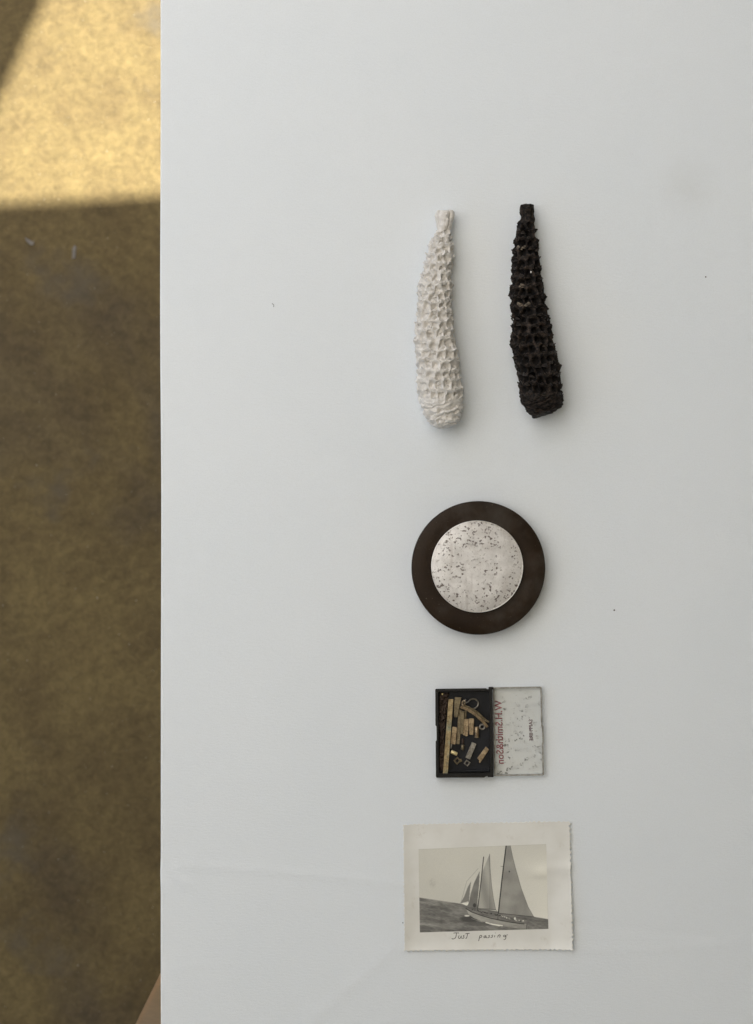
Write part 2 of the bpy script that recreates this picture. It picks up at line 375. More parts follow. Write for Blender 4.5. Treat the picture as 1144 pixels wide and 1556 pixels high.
    VX = BX + Nx * disp; VZ = np.maximum(BZ + Nz * disp, 0.0002); VY = BY + incell * ridge * .0006 + .0002 * nz + tipm * .0008 * (np.abs(np.sin(1.5 * (phi[None] + .4))) - .5)
    me = grid_mesh(name + '_body', VX, VY, VZ, wrap_v=True)
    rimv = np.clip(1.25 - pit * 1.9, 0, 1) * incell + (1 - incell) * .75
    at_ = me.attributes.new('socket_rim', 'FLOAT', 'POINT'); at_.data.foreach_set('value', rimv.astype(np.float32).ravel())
    bm = bmesh.new(); bm.from_mesh(me); bmesh.ops.holes_fill(bm, edges=[e for e in bm.edges if e.is_boundary], sides=0); bmesh.ops.recalc_face_normals(bm, faces=bm.faces); bm.to_mesh(me); bm.free()
    me.polygons.foreach_set('use_smooth', [True] * len(me.polygons))
    x0, y0 = P(cx0, cy0, hh)
    root = tag(empty(name, (x0, y0, TZ + LIFT)), *label)
    link('body', me, mats[0], root)
    protos = [scale_mesh('scale', *scale_dims, seed * 10 + i) for i in range(6)]
    made = {}
    cnt = 0
    for (sx2, sy2, sz2, ph, rd) in seeds:
        if math.sin(ph) < -.55: continue
        yv2 = sy2 - row * .52 + r.uniform(-.1, .1) * row
        t = t_of_y(yv2); rdd = np.interp(t, tt, rad); cxx = np.interp(t, tt, cx); czz = np.interp(t, tt, cz)
        if yv2 < yend - row * .3: continue
        pos = Vector((cxx + rdd * math.cos(ph), yv2, czz + rdd * flat * math.sin(ph)))
        nrm = Vector((math.cos(ph), 0, math.sin(ph))); ax = Vector((0, 1, 0)); tg = ax.cross(nrm)
        R = Matrix((tg, ax, nrm)).transposed() @ Matrix.Rotation(r.uniform(-.25, .25), 3, 'Z') @ Matrix.Rotation(r.uniform(-.15, .2), 3, 'X')
        k2 = r.uniform(.82, 1.15) * (.80 + .20 * min(1, rd / .011))
        pm = mats[1]
        wx, wy = x0 + pos.x, y0 + pos.y
        for (ppx, ppy, rr) in pale:
            q = P(ppx, ppy, hh * 1.6)
            if math.hypot(wx - q[0], wy - q[1]) < rr * S and nrm.z > .3: pm = mats[2]
        if len(mats) > 2 and pm is mats[2]: k2 *= 1.2
        if pm is mats[1] and r.random() < .35 and len(mats) > 3: pm = mats[3]
        key = (cnt % 6, pm.name)
        if key not in made:
            mm = protos[cnt % 6].copy(); mm.materials.append(pm); made[key] = mm
        o = bpy.data.objects.new('scale', made[key]); COL.objects.link(o); o.parent = root
        o.matrix_local = Matrix.Translation(pos) @ R.to_4x4() @ Matrix.Diagonal((k2, k2 * r.uniform(.85, 1.2), k2 * r.uniform(.7, 1.25), 1))
        cnt += 1
    print(name, 'scales', cnt)
    return root
n = N('plaster'); f = n.noise(240, 5, .65)
n.set(color=n.ramp(f, (.3, RGB(.57, .55, .52)), (.7, RGB(.75, .73, .70))), rough=.85, spec=.2).bump(n.noise(1600, 4, .7), .00025, .7); M_plaster = n.m
n = N('charred_core'); f = n.noise(300, 5, .65)
at = n.t.nodes.new('ShaderNodeAttribute'); at.attribute_name = 'socket_rim'
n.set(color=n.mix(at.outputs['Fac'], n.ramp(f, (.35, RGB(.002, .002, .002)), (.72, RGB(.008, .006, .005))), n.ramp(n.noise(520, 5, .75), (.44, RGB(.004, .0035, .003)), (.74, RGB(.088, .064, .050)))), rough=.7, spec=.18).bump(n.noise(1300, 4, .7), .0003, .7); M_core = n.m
n = N('charred_scale'); f = n.noise(420, 5, .7)
n.set(color=n.ramp(f, (.42, RGB(.006, .005, .004)), (.74, RGB(.080, .060, .047))), rough=.5, spec=.3).bump(n.noise(1500, 4, .7), .0003, .8); M_scale = n.m
n = N('dark_scale'); f = n.noise(420, 5, .7)
n.set(color=n.ramp(f, (.35, RGB(.010, .008, .007)), (.75, RGB(.040, .027, .022))), rough=.5, spec=.45).bump(n.noise(1500, 4, .7), .0003, .8); M_scale2 = n.m
n = N('pale_scale'); f = n.noise(500, 5, .7)
n.set(color=n.ramp(f, (.4, RGB(.06, .045, .035)), (.6, RGB(.26, .22, .17))), rough=.8, spec=.2); M_pale = n.m
build_cob('plaster_cob', WHITE_SIL, .93, [M_plaster, M_plaster], .0046, .0053, .0008, .0021, 3, [],
          ('white plaster cast of a tapering seed cob, left of the dark cob', 'cob cast'), .10, (.0022, .0021, .0009))
build_cob('dried_cob', DARK_SIL, .93, [M_core, M_scale, M_pale, M_scale2], .0046, .0053, .0008, .0030, 5,
          [(793, 374, 8), (794, 440, 8), (795, 468, 9), (789, 455, 5)],
          ('dark brown charred seed cob with empty black sockets, right of the white cast', 'cob'), .10, (.0018, .0015, .0008))

gx, gy = P(807.5, 412, .018); dkc = bpy.data.objects['dried_cob']
bm = bmesh.new(); bmesh.ops.create_icosphere(bm, subdivisions=2, radius=.0005); bmesh.ops.scale(bm, verts=bm.verts, vec=(.8, 1.2, .8))
gz = .0187
gr = link('white_grain', bm_mesh(bm, 'white_grain'), plain('white_grain', RGB(.75, .74, .70), .5), dkc, (gx - dkc.location.x, gy - dkc.location.y, gz))
dgx = max((v.co.z for v in dkc.children[0].data.vertices if abs(v.co.x - gr.location.x) < .0012 and abs(v.co.y - gr.location.y) < .0012), default=gz); gr.location.z = dgx
# ================================================================ METAL DISC
n = N('patinated_metal'); f = n.noise(60, 5, .6); f2 = n.noise(700, 4, .6)
c = n.ramp(f, (.3, RGB(.013, .007, .003)), (.7, RGB(.026, .015, .008)))
c = n.mix(n.ramp(n.noise(38, 4, .6, stretch=(1, 1, 1)), (.52, 0), (.72, .7)), c, RGB(.055, .048, .040))
c = n.mix(n.ramp(f2, (.66, 0), (.75, .55)), c, RGB(.16, .13, .10))
n.set(color=c, metal=.15, rough=n.ramp(f, (.3, .34), (.7, .5)), spec=.18).bump(f2, .00016, .8); M_rim = n.m
n = N('pitted_silver')
base = n.ramp(n.noise(160, 6, .7), (.3, RGB(.54, .525, .505)), (.65, RGB(.76, .745, .725)))
base = n.mix(n.ramp(n.noise(60, 4, .6), (.5, 0), (.75, .55)), base, RGB(.42, .385, .36))
base = n.mix(n.ramp(n.noise(260, 6, .75, stretch=(1, .12, 1)), (.56, 0), (.66, .35)), base, RGB(.36, .32, .29))
base = n.mix(n.ramp(n.noise(900, 3, .6), (.60, 0), (.72, .5)), base, RGB(.25, .21, .18))
pits = n.math('MULTIPLY', n.ramp(n.noise(430, 4, .62), (.625, 0), (.68, 1)), .85)
pits2 = n.math('MULTIPLY', n.ramp(n.noise(640, 2, .5), (.58, 0), (.63, 1)), n.ramp(n.noise(95, 2, .5), (.42, .1), (.54, 1)))
pt = n.math('MAXIMUM', pits, pits2)
n.set(color=n.mix(pt, base, RGB(.15, .125, .11)), metal=n.math('MULTIPLY', n.math('SUBTRACT', 1.0, pt), .25), rough=.42)
n.bump(n.math('ADD', n.math('MULTIPLY', pt, -1.0), n.math('MULTIPLY', n.noise(1200, 3), .25)), .00018, .7); M_silver = n.m
M_edge = plain('worn_bright_edge', RGB(.75, .73, .70), .3, .8, nscale=300, var=.15)
hD = .009
dx_, dy_ = P(727, 863, hD)
disc = tag(empty('metal_disc', (dx_, dy_, TZ + LIFT)), 'round dark metal disc with a pitted silver raised centre', 'disc')
R1 = 101.6 * S * (CAM_D - hD) / CAM_D; R2 = 69.7 * S * (CAM_D - .012) / CAM_D; b = .0008
link('base_ring', bm_mesh(lathe([(0, 0), (R1 - .0008, 0), (R1 - .0002, .0006), (R1, .001), (R1, hD - b), (R1 - b * .3, hD - b * .3), (R1 - b, hD), (R2 + .004, hD + .0001), (R2 + .0012, hD - .0001), (0, hD - .0001)], 160), 'base_ring', True), M_rim, disc)
cp = bm_mesh(lathe([(R2 - .0001, hD - .0002), (R2, hD + .0024), (R2 - .00015, hD + .0028), (R2 - .0005, hD + .0030), (R2 * .6, hD + .00305), (0, hD + .0031)], 160), 'silver_plate', True)
cp.materials.append(M_silver)
pl = link('silver_plate', cp, None, disc, (-.00090, .00085, 0))
def torus_bm(R, r, n=120, m=8):
    bm = bmesh.new(); V = [[bm.verts.new(((R + r * math.cos(2 * math.pi * j / m)) * math.cos(2 * math.pi * i / n), (R + r * math.cos(2 * math.pi * j / m)) * math.sin(2 * math.pi * i / n), r * math.sin(2 * math.pi * j / m))) for j in range(m)] for i in range(n)]
    for i in range(n):
        for j in range(m): bm.faces.new((V[i][j], V[(i + 1) % n][j], V[(i + 1) % n][(j + 1) % m], V[i][(j + 1) % m]))
    return bm
link('plate_edge', bm_mesh(torus_bm(R2 - .0002, .00028), 'plate_edge', True), M_edge, disc, (-.00090, .00085, hD + .0027))
# ================================================================ PLASTIC CASE
M_black = plain('black_plastic', RGB(.010, .010, .010), .34, spec=.3, nscale=200, var=.5, bump=.00004, bscale=900)
M_blackin = plain('scuffed_black_plastic', RGB(.010, .011, .014), .45, spec=.25, nscale=130, var=.6, bump=.00005, bscale=500)
ox, oy = P(704, 1113, .003)
case = tag(empty('hinged_case', (ox, oy, TZ + LIFT)), 'small open case, black tray at left and clear printed lid laid back at right', 'case')
def cl(px, py, h=0.0):
    x, y = P(px, py, h); return (x - ox, y - oy)
HC = .0062
outer = [(661.2, 1047.6), (662.4, 1046.6), (738.5, 1045.6), (740, 1047.4), (745.5, 1045.2), (747.6, 1046.0), (748.6, 1100), (749.4, 1178), (746, 1180.6), (743, 1178.6), (738, 1179.5), (735.5, 1181.3), (663.5, 1181.6), (662.2, 1180.6), (661.8, 1126.5), (663.4, 1124.6), (663.1, 1103.6), (661.5, 1102)]
inner = [(665.4, 1050.6), (743.4, 1049.6), (744.8, 1174.0), (666.4, 1175.2)]
def tray():
    bm = bmesh.new(); n_ = len(outer)
    O0 = [bm.verts.new((*cl(*p, 0), 0)) for p in outer]; O1 = [bm.verts.new((*cl(*p, HC), HC)) for p in outer]
    I1 = [bm.verts.new((*cl(*p, HC), HC)) for p in inner]; I0 = [bm.verts.new((*cl(p[0] + (.5 if p[0] < 700 else -.5), p[1] + (.5 if p[1] < 1100 else -.5), .0012), .0012)) for p in inner]
    bm.faces.new(O0[::-1])
    for i in range(n_): bm.faces.new((O0[i], O0[(i + 1) % n_], O1[(i + 1) % n_], O1[i]))
    for i in range(4): bm.faces.new((I1[i], I1[(i + 1) % 4], I0[(i + 1) % 4], I0[i]))
    edges = [bm.edges.get((O1[i], O1[(i + 1) % n_])) for i in range(n_)] + [bm.edges.get((I1[i], I1[(i + 1) % 4])) for i in range(4)]
    bmesh.ops.triangle_fill(bm, edges=edges, use_beauty=True)
    bmesh.ops.recalc_face_normals(bm, faces=bm.faces)
    lim = [e for e in bm.edges if len(e.link_faces) == 2 and e.calc_face_angle(0) > .9]
    bmesh.ops.bevel(bm, geom=lim, offset=.00022, segments=2, affect='EDGES')
    return bm, None
bm, _ = tray(); link('tray', bm_mesh(bm, 'tray'), M_black, case)
bm = prism([cl(*p, .0013) for p in [(666, 1051.2), (743, 1050.2), (744.2, 1173.4), (667, 1174.6)]][::-1], .00121, .0014); link('tray_floor', bm_mesh(bm, 'tray_floor'), M_blackin, case)
# step ridge inside the tray along its bottom and right wall
bm = prism([cl(*p, .003) for p in [(667, 1170.6), (744, 1169.6), (744.1, 1172), (667.1, 1173.2)]][::-1], .0014, .0030, .0002); link('inner_ledge', bm_mesh(bm, 'inner_ledge'), M_blackin, case)
# hinge knuckles
for (a5, b5) in (((742.5, 1044.2), (750, 1048)), ((741, 1177), (750, 1181.3))):
    c0 = cl(*a5, HC); c1_ = cl(*b5, HC)
    link('hinge', bm_mesh(box_bm(c0[0], c1_[0], c1_[1], c0[1], .0030, HC - .0006, .0004), 'hinge'), M_black, case)
# clear lid lying open, inside face up
n = N('clear_plastic')
mott = n.ramp(n.noise(480, 5, .7), (.46, 0), (.62, 1)); spot = n.ramp(n.noise(420, 3, .55), (.53, 0), (.62, .9))
dirt = n.math('MAXIMUM', n.math('MULTIPLY', mott, .16), n.math('MULTIPLY', spot, n.ramp(n.noise(110, 4, .7), (.42, .3), (.58, 1))))
n.set(color=n.mix(dirt, RGB(.90, .93, .91), RGB(.13, .13, .12)), rough=.22, spec=.5)
tr = n.t.nodes.new('ShaderNodeBsdfTransparent'); tr.inputs[0].default_value = RGB(1, 1, 1); mx = n.t.nodes.new('ShaderNodeMixShader')
n.L(n.math('ADD', n.math('MULTIPLY', dirt, .5), .5), mx.inputs[0]); n.L(tr.outputs[0], mx.inputs[1]); n.L(n.b.outputs[0], mx.inputs[2]); n.L(mx.outputs[0], n.out.inputs[0])
n.bump(n.noise(300, 4), .00003, .4); M_clear = n.m
n = N('grimy_lid_rim')
n.set(color=n.ramp(n.noise(300, 4, .7), (.35, RGB(.20, .19, .16)), (.65, RGB(.50, .49, .45))), rough=.3, spec=.5)
tr = n.t.nodes.new('ShaderNodeBsdfTransparent'); mx = n.t.nodes.new('ShaderNodeMixShader'); mx.inputs[0].default_value = .72
n.L(tr.outputs[0], mx.inputs[1]); n.L(n.b.outputs[0], mx.inputs[2]); n.L(mx.outputs[0], n.out.inputs[0]); M_rimc = n.m
lid_o = [(749.0, 1044.0), (821.0, 1042.8), (822.4, 1044.2), (823.6, 1100), (825.0, 1103), (825.6, 1128), (824.8, 1131), (825.8, 1176.2), (824.6, 1177.4), (750.2, 1178.4)]
def sidewall(pts, th, z0, z1):
    """thin wall standing on an outline, open tray style"""
    bm = bmesh.new(); c = Vector((sum(p[0] for p in pts) / len(pts), sum(p[1] for p in pts) / len(pts)))
    n_ = len(pts); ins = []
    for i, p in enumerate(pts):
        v = Vector(p) - c; ins.append(Vector((c.x + v.x - math.copysign(th, v.x), c.y + v.y - math.copysign(th, v.y))))
    a6 = [[bm.verts.new((p[0], p[1], z)) for p in L6] for L6, z in ((pts, z0), (pts, z1), (ins, z1), (ins, z0))]
    for i in range(n_):
        for j in range(4): bm.faces.new((a6[j][i], a6[j][(i + 1) % n_], a6[(j + 1) % 4][(i + 1) % n_], a6[(j + 1) % 4][i]))
    return bm
lp = [cl(*p, .001) for p in lid_o][::-1]
lid = link('lid', bm_mesh(prism([cl(*p, .001) for p in lid_o][::-1], .00045, .00135, .00015), 'lid'), M_clear, case); lid['label'] = 'clear printed lid'
link('lid_rim', bm_mesh(sidewall(lp, .00075, .0013, .0030), 'lid_rim'), M_rimc, lid)
M_red = plain('red_print', RGB(.30, .11, .12), .5, nscale=900, var=.4); M_red2 = plain('faded_red_print', RGB(.13, .06, .07), .5)
def text_mesh(body, name):
    cu = bpy.data.curves.new(name, 'FONT'); cu.body = body; cu.size = 1; cu.resolution_u = 3; cu.extrude = 0; cu.offset = .012
    o = bpy.data.objects.new(name, cu); COL.objects.link(o); dg = bpy.context.evaluated_depsgraph_get(); dg.update()
    me = bpy.data.meshes.new_from_object(o.evaluated_get(dg)); bpy.data.objects.remove(o); bpy.data.curves.remove(cu); me.name = name
    return me
def mirrored_print(body, name, px0, py0, px1, length, cap, mat, shear=0):
    """text seen from behind through the lid: it runs down the picture, tops of the letters to the left"""
    me = text_mesh(body, name); co = np.empty(len(me.vertices) * 3); me.vertices.foreach_get('co', co); co = co.reshape(-1, 3)
    wmin, wmax = co[:, 0].min(), co[:, 0].max(); u = (co[:, 0] - wmin) / (wmax - wmin); v = co[:, 1] / .729
    px = px0 + (px1 - px0) * u - v * cap; py = py0 + u * length
    for i in range(len(co)):
        x, y = cl(px[i], py[i], .0004); co[i] = (x, y, 0.0)
    me.vertices.foreach_set('co', co.ravel()); me.update()
    bm = bmesh.new(); bm.from_mesh(me); r_ = bmesh.ops.extrude_face_region(bm, geom=list(bm.faces))
    for g_ in r_['geom']:
        if isinstance(g_, bmesh.types.BMVert): g_.co.z += .00006
    for f_ in bm.faces: f_.material_index = 0
    me2 = bm_mesh(bm, name); me2.materials.append(mat)
    return link(name, me2, None, lid, (0, 0, .00137))
mirrored_print('W.H.Smith&Son', 'print', 761.8, 1063.6, 765.0, 96.4, 11.2, M_red)
mirrored_print('SAPPHIRE', 'print', 808.3, 1092.6, 809.6, 32.5, 5.6, M_red2)

# ---- metal offcuts inside the tray (each loose)
def brass(name, lo, hi, rough=.38, metal=.72, green=0.0):
    n = N(name); f = n.noise(380, 5, .7, dist=.5)
    c = n.ramp(f, (.32, lo), (.66, hi))
    c = n.mix(n.ramp(n.noise(900, 3, .6), (.55, 0), (.70, .7)), c, RGB(.07, .055, .035))
    if green: c = n.mix(n.ramp(n.noise(170, 3, .6), (.52, 0), (.66, green)), c, RGB(.20, .26, .22))
    n.set(color=c, metal=metal, rough=rough).bump(n.noise(900, 5, .7), .00016, 1.0); return n.m
B_long = brass('aged_brass', RGB(.20, .145, .075), RGB(.50, .40, .235), green=.6)
B_dull = brass('dull_brass', RGB(.10, .08, .05), RGB(.27, .225, .145))
B_warm = brass('warm_brass', RGB(.15, .105, .065), RGB(.50, .39, .25))
B_bright = brass('bright_brass', RGB(.75, .60, .27), RGB(.95, .85, .52), .3, .5)
B_grey = brass('grey_metal', RGB(.16, .15, .13), RGB(.38, .36, .32))
B_rust = brass('rusty_residue', RGB(.030, .018, .013), RGB(.085, .058, .045), .8, .1)
Gs = 'metal offcuts loose in the black tray'
def cc(zx, zy): return (655 + zx / 10.37, 1040 + zy / 10.37)    # from the enlarged view used to read positions
def mean(pts): return (sum(p[0] for p in pts) / len(pts), sum(p[1] for p in pts) / len(pts))
def offcut(name, zpts, z0, th, mat, label, cat, bev=.00018):
    pts = [P(*cc(*p), z0) for p in zpts]; c = mean(pts); loc = (c[0], c[1], TZ + LIFT + z0)
    loc_pts = [(p[0] - c[0], p[1] - c[1]) for p in pts]
    # orientation
    ar = sum(a_[0] * b6[1] - b6[0] * a_[1] for a_, b6 in zip(loc_pts, loc_pts[1:] + loc_pts[:1]))
    if ar < 0: loc_pts = loc_pts[::-1]
    o = link(name, bm_mesh(prism(loc_pts, 0, th, bev), name), mat, None, loc)
    return tag(o, label, cat, Gs)
def square_tube(name, zpts, z0, th, mat, label, cat, wall=.00045, **k):
    """long hollow bar from a 4-point outline (short edges are its open ends); the bore shows at the ends"""
    pts = [Vector(P(*cc(*p), z0)) for p in zpts]; c = sum(pts, Vector((0, 0))) / 4
    A = (pts[0] + pts[1]) / 2 - c; B = (pts[2] + pts[3]) / 2 - c; d = (B - A).normalized(); nn = Vector((-d.y, d.x)); hw = ((pts[0] - pts[1]).length + (pts[2] - pts[3]).length) / 4
    bm = bmesh.new(); R_ = []
    for (o2, inn) in ((A, 0), (B, 0), (B, 1), (A, 1)):
        s_ = hw - (wall if inn else 0); zlo, zhi = (wall, th - wall) if inn else (0, th)
        R_.append([bm.verts.new((o2.x + nn.x * s_ * a7, o2.y + nn.y * s_ * a7, z7)) for a7, z7 in ((-1, zlo), (1, zlo), (1, zhi), (-1, zhi))])
    for a8, b8 in ((0, 1), (1, 2), (2, 3), (3, 0)):
        for q in range(4): bm.faces.new((R_[a8][q], R_[a8][(q + 1) % 4], R_[b8][(q + 1) % 4], R_[b8][q]))
    bmesh.ops.recalc_face_normals(bm, faces=bm.faces)
    bmesh.ops.bevel(bm, geom=[e for e in bm.edges if e.calc_length() > th * .4 and e.verts[0] in R_[0] + R_[1] and e.verts[1] in R_[0] + R_[1]], offset=.00015, segments=2, affect='EDGES')
    o = link(name, bm_mesh(bm, name), mat, None, (c.x, c.y, TZ + LIFT + z0)); return tag(o, label, cat, Gs)
FZ = .00142
square_tube('brass_bar', [(275, 225), (345, 225), (262, 1400), (180, 1395)], FZ + .0012, .0022, B_long, 'longest square brass bar, running the height of the black tray', 'metal bar')
offcut('brass_strip', [(372, 195), (475, 197), (452, 330), (412, 515), (360, 512), (358, 350)], FZ + .0011, .0014, B_dull, 'dull tapered brass strip right of the long bar, near the top of the tray', 'metal strip')
square_tube('brass_channel', [(437, 395), (478, 395), (452, 935), (388, 930)], FZ, .0014, B_dull, 'dull greenish brass channel partly under the flat pieces', 'metal strip')
square_tube('brass_channel', [(462, 415), (522, 418), (500, 778), (440, 772)], FZ + .0015, .0013, B_dull, 'brown upright brass channel lying on the longer greenish one', 'metal strip')
square_tube('brass_tube', [(332, 665), (407, 667), (378, 937), (306, 928)], FZ, .0019, B_warm, 'short pale brass tube touching the right side of the long bar', 'metal tube')
offcut('brass_chip', [(305, 935), (331, 935), (320, 1008), (298, 1006)], FZ, .0010, B_grey, 'narrow grey chip between the long bar and the bright pin', 'metal chip')
offcut('brass_plate', [(503, 545), (590, 540), (588, 700), (580, 806), (545, 812), (500, 790)], FZ + .0009, .0012, B_warm, 'left of the two mottled brass plates in the middle of the tray', 'metal plate')
offcut('brass_plate', [(594, 532), (675, 530), (662, 790), (600, 784), (592, 640)], FZ + .0010, .0016, B_warm, 'right of the two mottled brass plates in the middle of the tray', 'metal plate')
offcut('brass_strip', [(525, 410), (560, 410), (552, 545), (520, 545)], FZ, .0009, B_dull, 'thin dull strip sticking out above the two mottled plates', 'metal strip')
square_tube('brass_tube', [(640, 905), (712, 930), (607, 1178), (540, 1142)], FZ, .0017, B_grey, 'grey square tube lying aslant above the square tube end', 'metal tube')
offcut('brass_plate', [(860, 975), (914, 1020), (800, 1190), (772, 1232), (752, 1228), (755, 1190), (722, 1160)], FZ, .0012, B_warm, 'pinkish tan brass plate with a broken end, right side of the tray', 'metal plate')
def cyl_piece(name, a9, b9, rad_px, z0, mat, label, cat, hollow=.0):
    A = Vector(P(*cc(*a9), z0)); B = Vector(P(*cc(*b9), z0)); c = (A + B) / 2; d = B - A; L9 = d.length; rr = rad_px * S
    pr = [(0, 0), (rr - .00015, 0), (rr, .00015), (rr, L9 - .00015), (rr - .00015, L9), (0, L9)] if not hollow else [(hollow * rr, 0), (rr - .0001, 0), (rr, .0001), (rr, L9 - .0001), (rr - .0001, L9), (hollow * rr, L9), (hollow * rr, 0)]
    bm = lathe(pr, 24); bmesh.ops.transform(bm, verts=bm.verts, matrix=Matrix.Translation((0, 0, 0)) @ Matrix.Rotation(math.atan2(d.y, d.x), 4, 'Z') @ Matrix.Rotation(math.pi / 2, 4, 'Y') @ Matrix.Translation((0, 0, -L9 / 2)))
    bmesh.ops.translate(bm, verts=bm.verts, vec=(0, 0, rr))
    me = bm_mesh(bm, name, True)
    return tag(link(name, me, mat, None, (c.x, c.y, TZ + LIFT + z0)), label, cat, Gs)
cyl_piece('brass_pin', (312, 1052), (408, 1094), 2.9, FZ, B_bright, 'bright yellow brass pin right of the long bar, the shiniest piece', 'metal pin')
cyl_piece('brass_barrel', (712, 660), (717, 832), 3.6, FZ, B_warm, 'short pale brass barrel right of the two mottled plates', 'metal barrel', .5)
cyl_piece('metal_pin', (500, 850), (497, 930), 1.8, FZ, B_rust, 'dark reddish pin below the mottled plates', 'metal pin')
cyl_piece('metal_pin', (495, 945), (492, 1025), 2.6, FZ, B_dull, 'dull stubby pin under the dark reddish pin', 'metal pin')
def standing_ring(name, c0, ro, ri, h, mat, label, cat, nseg=40, rot=0, square=False):
    x, y = P(*cc(*c0), FZ + h); nn = 4 if square else nseg
    a_, b_ = ro * S, ri * S; e = .00012
    bm = lathe([(b_, 0), (a_, 0), (a_, h - e), (a_ - e, h), (b_ + e, h), (b_, h - e), (b_, 0)], nn)
    bmesh.ops.remove_doubles(bm, verts=bm.verts, dist=1e-7)
    return tag(link(name, bm_mesh(bm, name, not square), mat, None, (x, y, TZ + LIFT + FZ)), label, cat, Gs), rot
o, _ = standing_ring('tube_ring', (806, 669), 4.7, 2.6, .0020, B_grey, 'small round tube standing on end below the forked strip', 'metal ring'); 
o, _ = standing_ring('square_tube_end', (567, 1240), 5.2, 3.1, .0016, B_grey, 'smaller plain square tube end, standing below the slanting grey tube', 'metal ring', square=True); o.rotation_euler.z = math.radians(8)
o, _ = standing_ring('square_nut', (412, 1203), 6.0, 3.4, .0013, B_dull, 'dull square metal end with a side lug, left of the plain one', 'metal ring', square=True); o.rotation_euler.z = math.radians(-4)
lug = link('lug', bm_mesh(prism([(-.0008, -.0008), (.0009, -.0006), (.0009, .0008), (-.0008, .0008)], 0, .0011, .00015), 'lug'), B_dull, o, (.00165, .0001, 0)); lug.rotation_euler.z = .5
def ribbon(path, wd, z, th, closed=False):
    """flat bent strip lying along a path of enlarged-view points; z may vary along it"""
    pts = [Vector(P(*cc(*p), .004)) for p in path]; n_ = len(pts); c = sum(pts, Vector((0, 0))) / n_
    # smooth
    fine = []
    for i in range(n_ - 1):
        p0, p1, p2, p3 = pts[max(i - 1, 0)], pts[i], pts[i + 1], pts[min(i + 2, n_ - 1)]
        for s_ in range(6):
            t = s_ / 6; fine.append(.5 * ((2 * p1) + (p2 - p0) * t + (2 * p0 - 5 * p1 + 4 * p2 - p3) * t * t + (3 * p1 - p0 - 3 * p2 + p3) * t ** 3))
    fine.append(pts[-1]); bm = bmesh.new(); ring = []
    for i, p in enumerate(fine):
        d = (fine[min(i + 1, len(fine) - 1)] - fine[max(i - 1, 0)]).normalized(); nn = Vector((-d.y, d.x)); u = i / (len(fine) - 1)
        W = np.interp(u, *wd) * S / 2; zz = np.interp(u, *z)
        ring.append([bm.verts.new((p.x - c.x + nn.x * a_, p.y - c.y + nn.y * a_, zz + b_)) for a_, b_ in ((-W, 0), (W, 0), (W, th), (-W, th))])
    for a_, b_ in zip(ring, ring[1:]):
        for q in range(4): bm.faces.new((a_[q], a_[(q + 1) % 4], b_[(q + 1) % 4], b_[q]))
    bm.faces.new(ring[0][::-1]); bm.faces.new(ring[-1])
    return bm, c
bm, c = ribbon([(462, 345), (560, 385), (680, 460), (770, 540), (840, 610), (890, 672)], ([0, 1], [4.2, 3.6]), ([0, .5, 1], [.0036, .0028, .0016]), .0011)
fk = tag(empty('forked_strip', (c.x, c.y, TZ + LIFT + FZ)), 'bent brass strip with a forked end, slanting across the upper right of the tray', 'metal strip', Gs)
link('lower_prong', bm_mesh(bm, 'lower_prong'), B_warm, fk)
bm, c2 = ribbon([(500, 325), (600, 375), (700, 430), (770, 490), (840, 550), (912, 592)], ([0, .5, 1], [4.5, 5, 2.6]), ([0, .5, 1], [.0034, .0026, .0020]), .0010)
link('upper_prong', bm_mesh(bm, 'upper_prong'), B_dull, fk, (c2.x - c.x, c2.y - c.y, 0))
def tube_path(pts3, r, m=8, closed=False):
    bm = bmesh.new(); rings = []; n_ = len(pts3)
    for i, p in enumerate(pts3):
        a_ = pts3[(i + 1) % n_ if closed else min(i + 1, n_ - 1)]; b_ = pts3[(i - 1) % n_ if closed else max(i - 1, 0)]
        d = (Vector(a_) - Vector(b_)).normalized(); u = d.orthogonal().normalized() if abs(d.z) > .9 else d.cross(Vector((0, 0, 1))).normalized(); v = d.cross(u)
        rings.append([bm.verts.new(Vector(p) + (u * math.cos(2 * math.pi * k / m) + v * math.sin(2 * math.pi * k / m)) * r) for k in range(m)])
    for i in range(n_ if closed else n_ - 1):
        for k in range(m): bm.faces.new((rings[i][k], rings[i][(k + 1) % m], rings[(i + 1) % n_][(k + 1) % m], rings[(i + 1) % n_][k]))
    if not closed: bm.faces.new(rings[0][::-1]); bm.faces.new(rings[-1])
    return bm
wl = P(*cc(662, 305), .004); wpts = []
for k in range(41):
    a_ = math.radians(150 + 300 * -k / 40 + 0); rr = 8.0 * S
    wpts.append((rr * math.cos(a_), rr * math.sin(a_) * .92, .0030 - .0022 * math.sin(math.pi * k / 40)))
tail = [(-10.5 * S, 2.2 * S, .0040), (-13 * S, 4.5 * S, .0044), (-11.5 * S, 7.5 * S, .0046)]
wr_ = tag(empty('wire_loop', (wl[0], wl[1], TZ + LIFT + FZ)), 'loop of bent silvery wire near the top of the black tray', 'wire', Gs)
link('loop', bm_mesh(tube_path(tail[::-1] + wpts, .00042), 'loop', True), B_grey, wr_)
link('knot', bm_mesh(tube_path([(-14.5 * S + 2.4 * S * math.cos(t) , 2.0 * S + 3.4 * S * math.sin(t * 1.1), .0040 + .0005 * math.sin(2 * t)) for t in np.linspace(0, 9, 30)], .00040), 'knot', True), B_warm, wr_)
